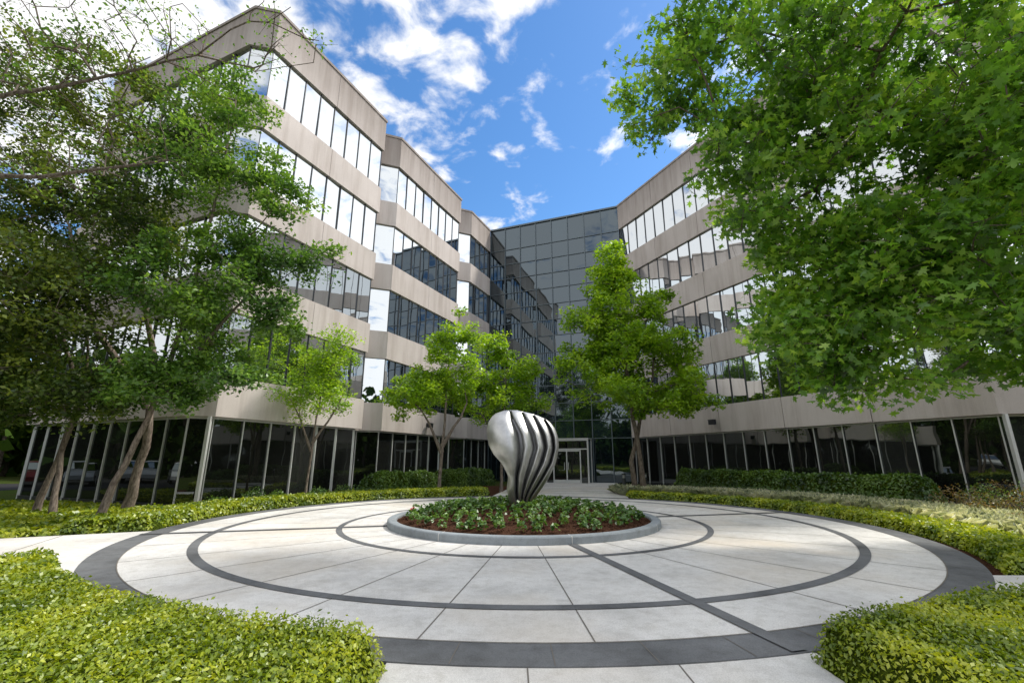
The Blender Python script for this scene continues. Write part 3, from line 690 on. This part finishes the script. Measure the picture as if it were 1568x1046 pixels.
# distant trees around (reflected in the glazing)
rng=np.random.default_rng(99)
par=empty('distant_trees'); PP=[];T0=[];T1=[]
for k in range(150):
    a=math.radians(rng.uniform(125,400)); R=rng.uniform(44,74)
    x=R*math.cos(a); y=R*math.sin(a)+4
    if y>34 and -24<x<26: continue
    h=rng.uniform(9,15); r=h*.36
    v=rng.normal(size=(300,3)); v/=np.linalg.norm(v,axis=1)[:,None]; rr=rng.random(300)**.4
    lump=1+.25*np.sin(v[:,0]*4+k)+.2*np.cos(v[:,2]*5+k)
    PP.append(np.stack([x+v[:,0]*r*rr*lump,y+v[:,1]*r*rr*lump,np.maximum(.2,h*.5+v[:,2]*h*.5*rr*lump)],1)); T0.append((x,y,0)); T1.append((x,y,h*.6))
leaf_cloud('canopy',np.concatenate(PP),1.3,DIA*np.array([1.7,1,1]),L_far,par,rng,.2)
n=9000; a=rng.uniform(0,2*math.pi,n); R=rng.uniform(76,84,n)
leaf_cloud('far_belt',np.stack([R*np.cos(a),R*np.sin(a),rng.uniform(0,1,n)**1.2*(8+3*np.sin(a*23)+2*np.sin(a*61))],1),2.6,DIA*np.array([1.7,1,1]),L_far,par,rng,.1)
tube_edges('trunks',T0,T1,[.25]*len(T0),[.12]*len(T0),M_bark,par,6)

# ------------------------------------------------------------------ parking lot + cars
sheet('parking_lot',[(-44,4),(-27,4),(-27,32),(-44,32)],.012,M_asph,None)
M_tire=NT('tyre'); M_tire.diffuse((.02,.02,.02)); M_tire=M_tire.m
def car(x,y,rot,color):
    par=empty('parked_car'); par.location=(x,y,0); par.rotation_euler=(0,0,rot)
    t=NT('car_paint'); p=t.principled(color,.3,.2); p.inputs['Coat Weight'].default_value=.8; m=t.m
    prof=[(-2.2,.35),(-2.25,.7),(-2.1,.92),(-1.2,1.0),(1.55,.98),(2.15,.88),(2.25,.6),(2.2,.35)]
    def loft(nm,prof,w0,w1,mat):
        v=[];n=len(prof); zmin=min(p[1] for p in prof); zmax=max(p[1] for p in prof)
        for s in (-1,1):
            for (px,pz) in prof: v.append((px,s*(w0+(w1-w0)*(pz-zmin)/(zmax-zmin)),pz))
        f=[tuple(range(n)),tuple(range(2*n-1,n-1,-1))]+[(i,n+i,n+(i+1)%n,(i+1)%n) for i in range(n)]
        mesh_obj(nm,v,f,mat,par)
    loft('body',prof,.9,.84,m)
    loft('cabin_glass',[(-1.9,.99),(-1.25,1.40),(.25,1.42),(1.1,1.0)],.80,.62,M_ggl)
    loft('roof',[(-1.3,1.395),(-1.1,1.46),(.1,1.48),(.3,1.415)],.64,.58,m)
    for wx in (-1.4,1.4):
        for s in (-1,1):
            v=[];n=20
            for yy in (s*.70,s*.92):
                for i in range(n): v.append((wx+.33*math.cos(2*math.pi*i/n),yy,.33+.33*math.sin(2*math.pi*i/n)))
            mesh_obj('wheel',v,[(i,(i+1)%n,n+(i+1)%n,n+i) for i in range(n)]+[tuple(range(n)),tuple(range(n,2*n))],M_tire,par)
            v=[(wx+.2*math.cos(2*math.pi*i/n),s*.925,.33+.2*math.sin(2*math.pi*i/n)) for i in range(n)]
            mesh_obj('hubcap',v,[tuple(range(n))],M_alu,par)
car(-34,15,0.1,(.7,.7,.7)); car(-34.5,18,.1,(.5,.52,.55)); car(-34,21,.1,(.25,.02,.02)); car(-34,12,.1,(.75,.75,.75)); car(-34.3,24,.1,(.05,.06,.08))

# ------------------------------------------------------------------ sky + sun
SD=Vector((.80,.30,1.15)).normalized()
w=bpy.data.worlds.new('World'); S.world=w; w.use_nodes=True; nt=w.node_tree; nt.nodes.clear()
try:
    w.cycles.sampling_method='MANUAL'; w.cycles.sample_map_resolution=256
except Exception as ex: print(ex)
def wn(t,**k):
    n=nt.nodes.new(t)
    for a,b in k.items(): setattr(n,a,b)
    return n
out=wn('ShaderNodeOutputWorld'); bg=wn('ShaderNodeBackground'); sky=wn('ShaderNodeTexSky'); sky.sky_type='NISHITA'; sky.sun_disc=False
sky.sun_elevation=math.asin(SD.z); sky.sun_rotation=math.atan2(SD.x,SD.y); sky.air_density=1.0; sky.dust_density=.3; sky.ozone_density=2.0
bg.inputs[1].default_value=.15
tc=wn('ShaderNodeTexCoord'); sep=wn('ShaderNodeSeparateXYZ'); nt.links.new(tc.outputs['Generated'],sep.inputs[0])
def math_(op,a,b=None,c=None,clamp=False):
    n=wn('ShaderNodeMath',operation=op,use_clamp=clamp)
    for i,v in enumerate((a,b,c)):
        if v is None: continue
        if isinstance(v,(int,float)): n.inputs[i].default_value=v
        else: nt.links.new(v,n.inputs[i])
    return n.outputs[0]
zc=math_('MAXIMUM',sep.outputs['Z'],.03); zc=math_('ADD',zc,.08)
px=math_('DIVIDE',sep.outputs['X'],zc); py=math_('DIVIDE',sep.outputs['Y'],zc)
cmb=wn('ShaderNodeCombineXYZ'); nt.links.new(px,cmb.inputs[0]); nt.links.new(py,cmb.inputs[1]); cmb.inputs[2].default_value=3.7
n1=wn('ShaderNodeTexNoise'); nt.links.new(cmb.outputs[0],n1.inputs['Vector']); n1.inputs['Scale'].default_value=7.5; n1.inputs['Detail'].default_value=6; n1.inputs['Roughness'].default_value=.56; n1.inputs['Distortion'].default_value=.25
n2=wn('ShaderNodeTexNoise'); nt.links.new(cmb.outputs[0],n2.inputs['Vector']); n2.inputs['Scale'].default_value=.8; n2.inputs['Detail'].default_value=1
cov=math_('MULTIPLY',n2.outputs['Fac'],.30)
gx=math_('MULTIPLY',math_('ABSOLUTE',math_('SUBTRACT',px,.25)),.14,None); gx=math_('MINIMUM',gx,.20)
gy=math_('MULTIPLY',math_('SUBTRACT',1.15,py),.16); gy=math_('MINIMUM',math_('MAXIMUM',gy,-.08),.16)
dens=math_('ADD',math_('ADD',math_('ADD',n1.outputs['Fac'],cov),gx),gy)
mr=wn('ShaderNodeMapRange'); mr.interpolation_type='SMOOTHSTEP'; nt.links.new(dens,mr.inputs[0]); mr.inputs[1].default_value=.675; mr.inputs[2].default_value=.90
mixc=wn('ShaderNodeMix',data_type='RGBA'); nt.links.new(mr.outputs[0],mixc.inputs[0])
hs=wn('ShaderNodeHueSaturation'); nt.links.new(sky.outputs[0],hs.inputs['Color']); hs.inputs['Saturation'].default_value=1.25; hs.inputs['Value'].default_value=1.42
nt.links.new(hs.outputs[0],mixc.inputs[6])
cb=math_('MULTIPLY_ADD',sep.outputs['X'],4.5,7.8); cb=math_('MAXIMUM',cb,7.8)
cc=wn('ShaderNodeCombineXYZ'); nt.links.new(cb,cc.inputs[0]); nt.links.new(cb,cc.inputs[1]); nt.links.new(math_('MULTIPLY',cb,1.01),cc.inputs[2])
nt.links.new(cc.outputs[0],mixc.inputs[7])
nt.links.new(mixc.outputs[2],bg.inputs[0]); nt.links.new(bg.outputs[0],out.inputs[0])
sun=bpy.data.lights.new('sun','SUN'); sun.energy=4.0; sun.angle=math.radians(8); sun.color=(1,.95,.86)
so=bpy.data.objects.new('sun',sun); S.collection.objects.link(so); so.rotation_euler=(-SD).to_track_quat('-Z','Y').to_euler()
# ------------------------------------------------------------------ camera
cam=bpy.data.cameras.new('camera'); cam.lens=16; cam.sensor_width=36; cam.clip_end=2000; cam.clip_start=.05
co=bpy.data.objects.new('camera',cam); S.collection.objects.link(co); co.location=(0,0,1.6); co.rotation_euler=(math.radians(104.5),0,0)
S.camera=co
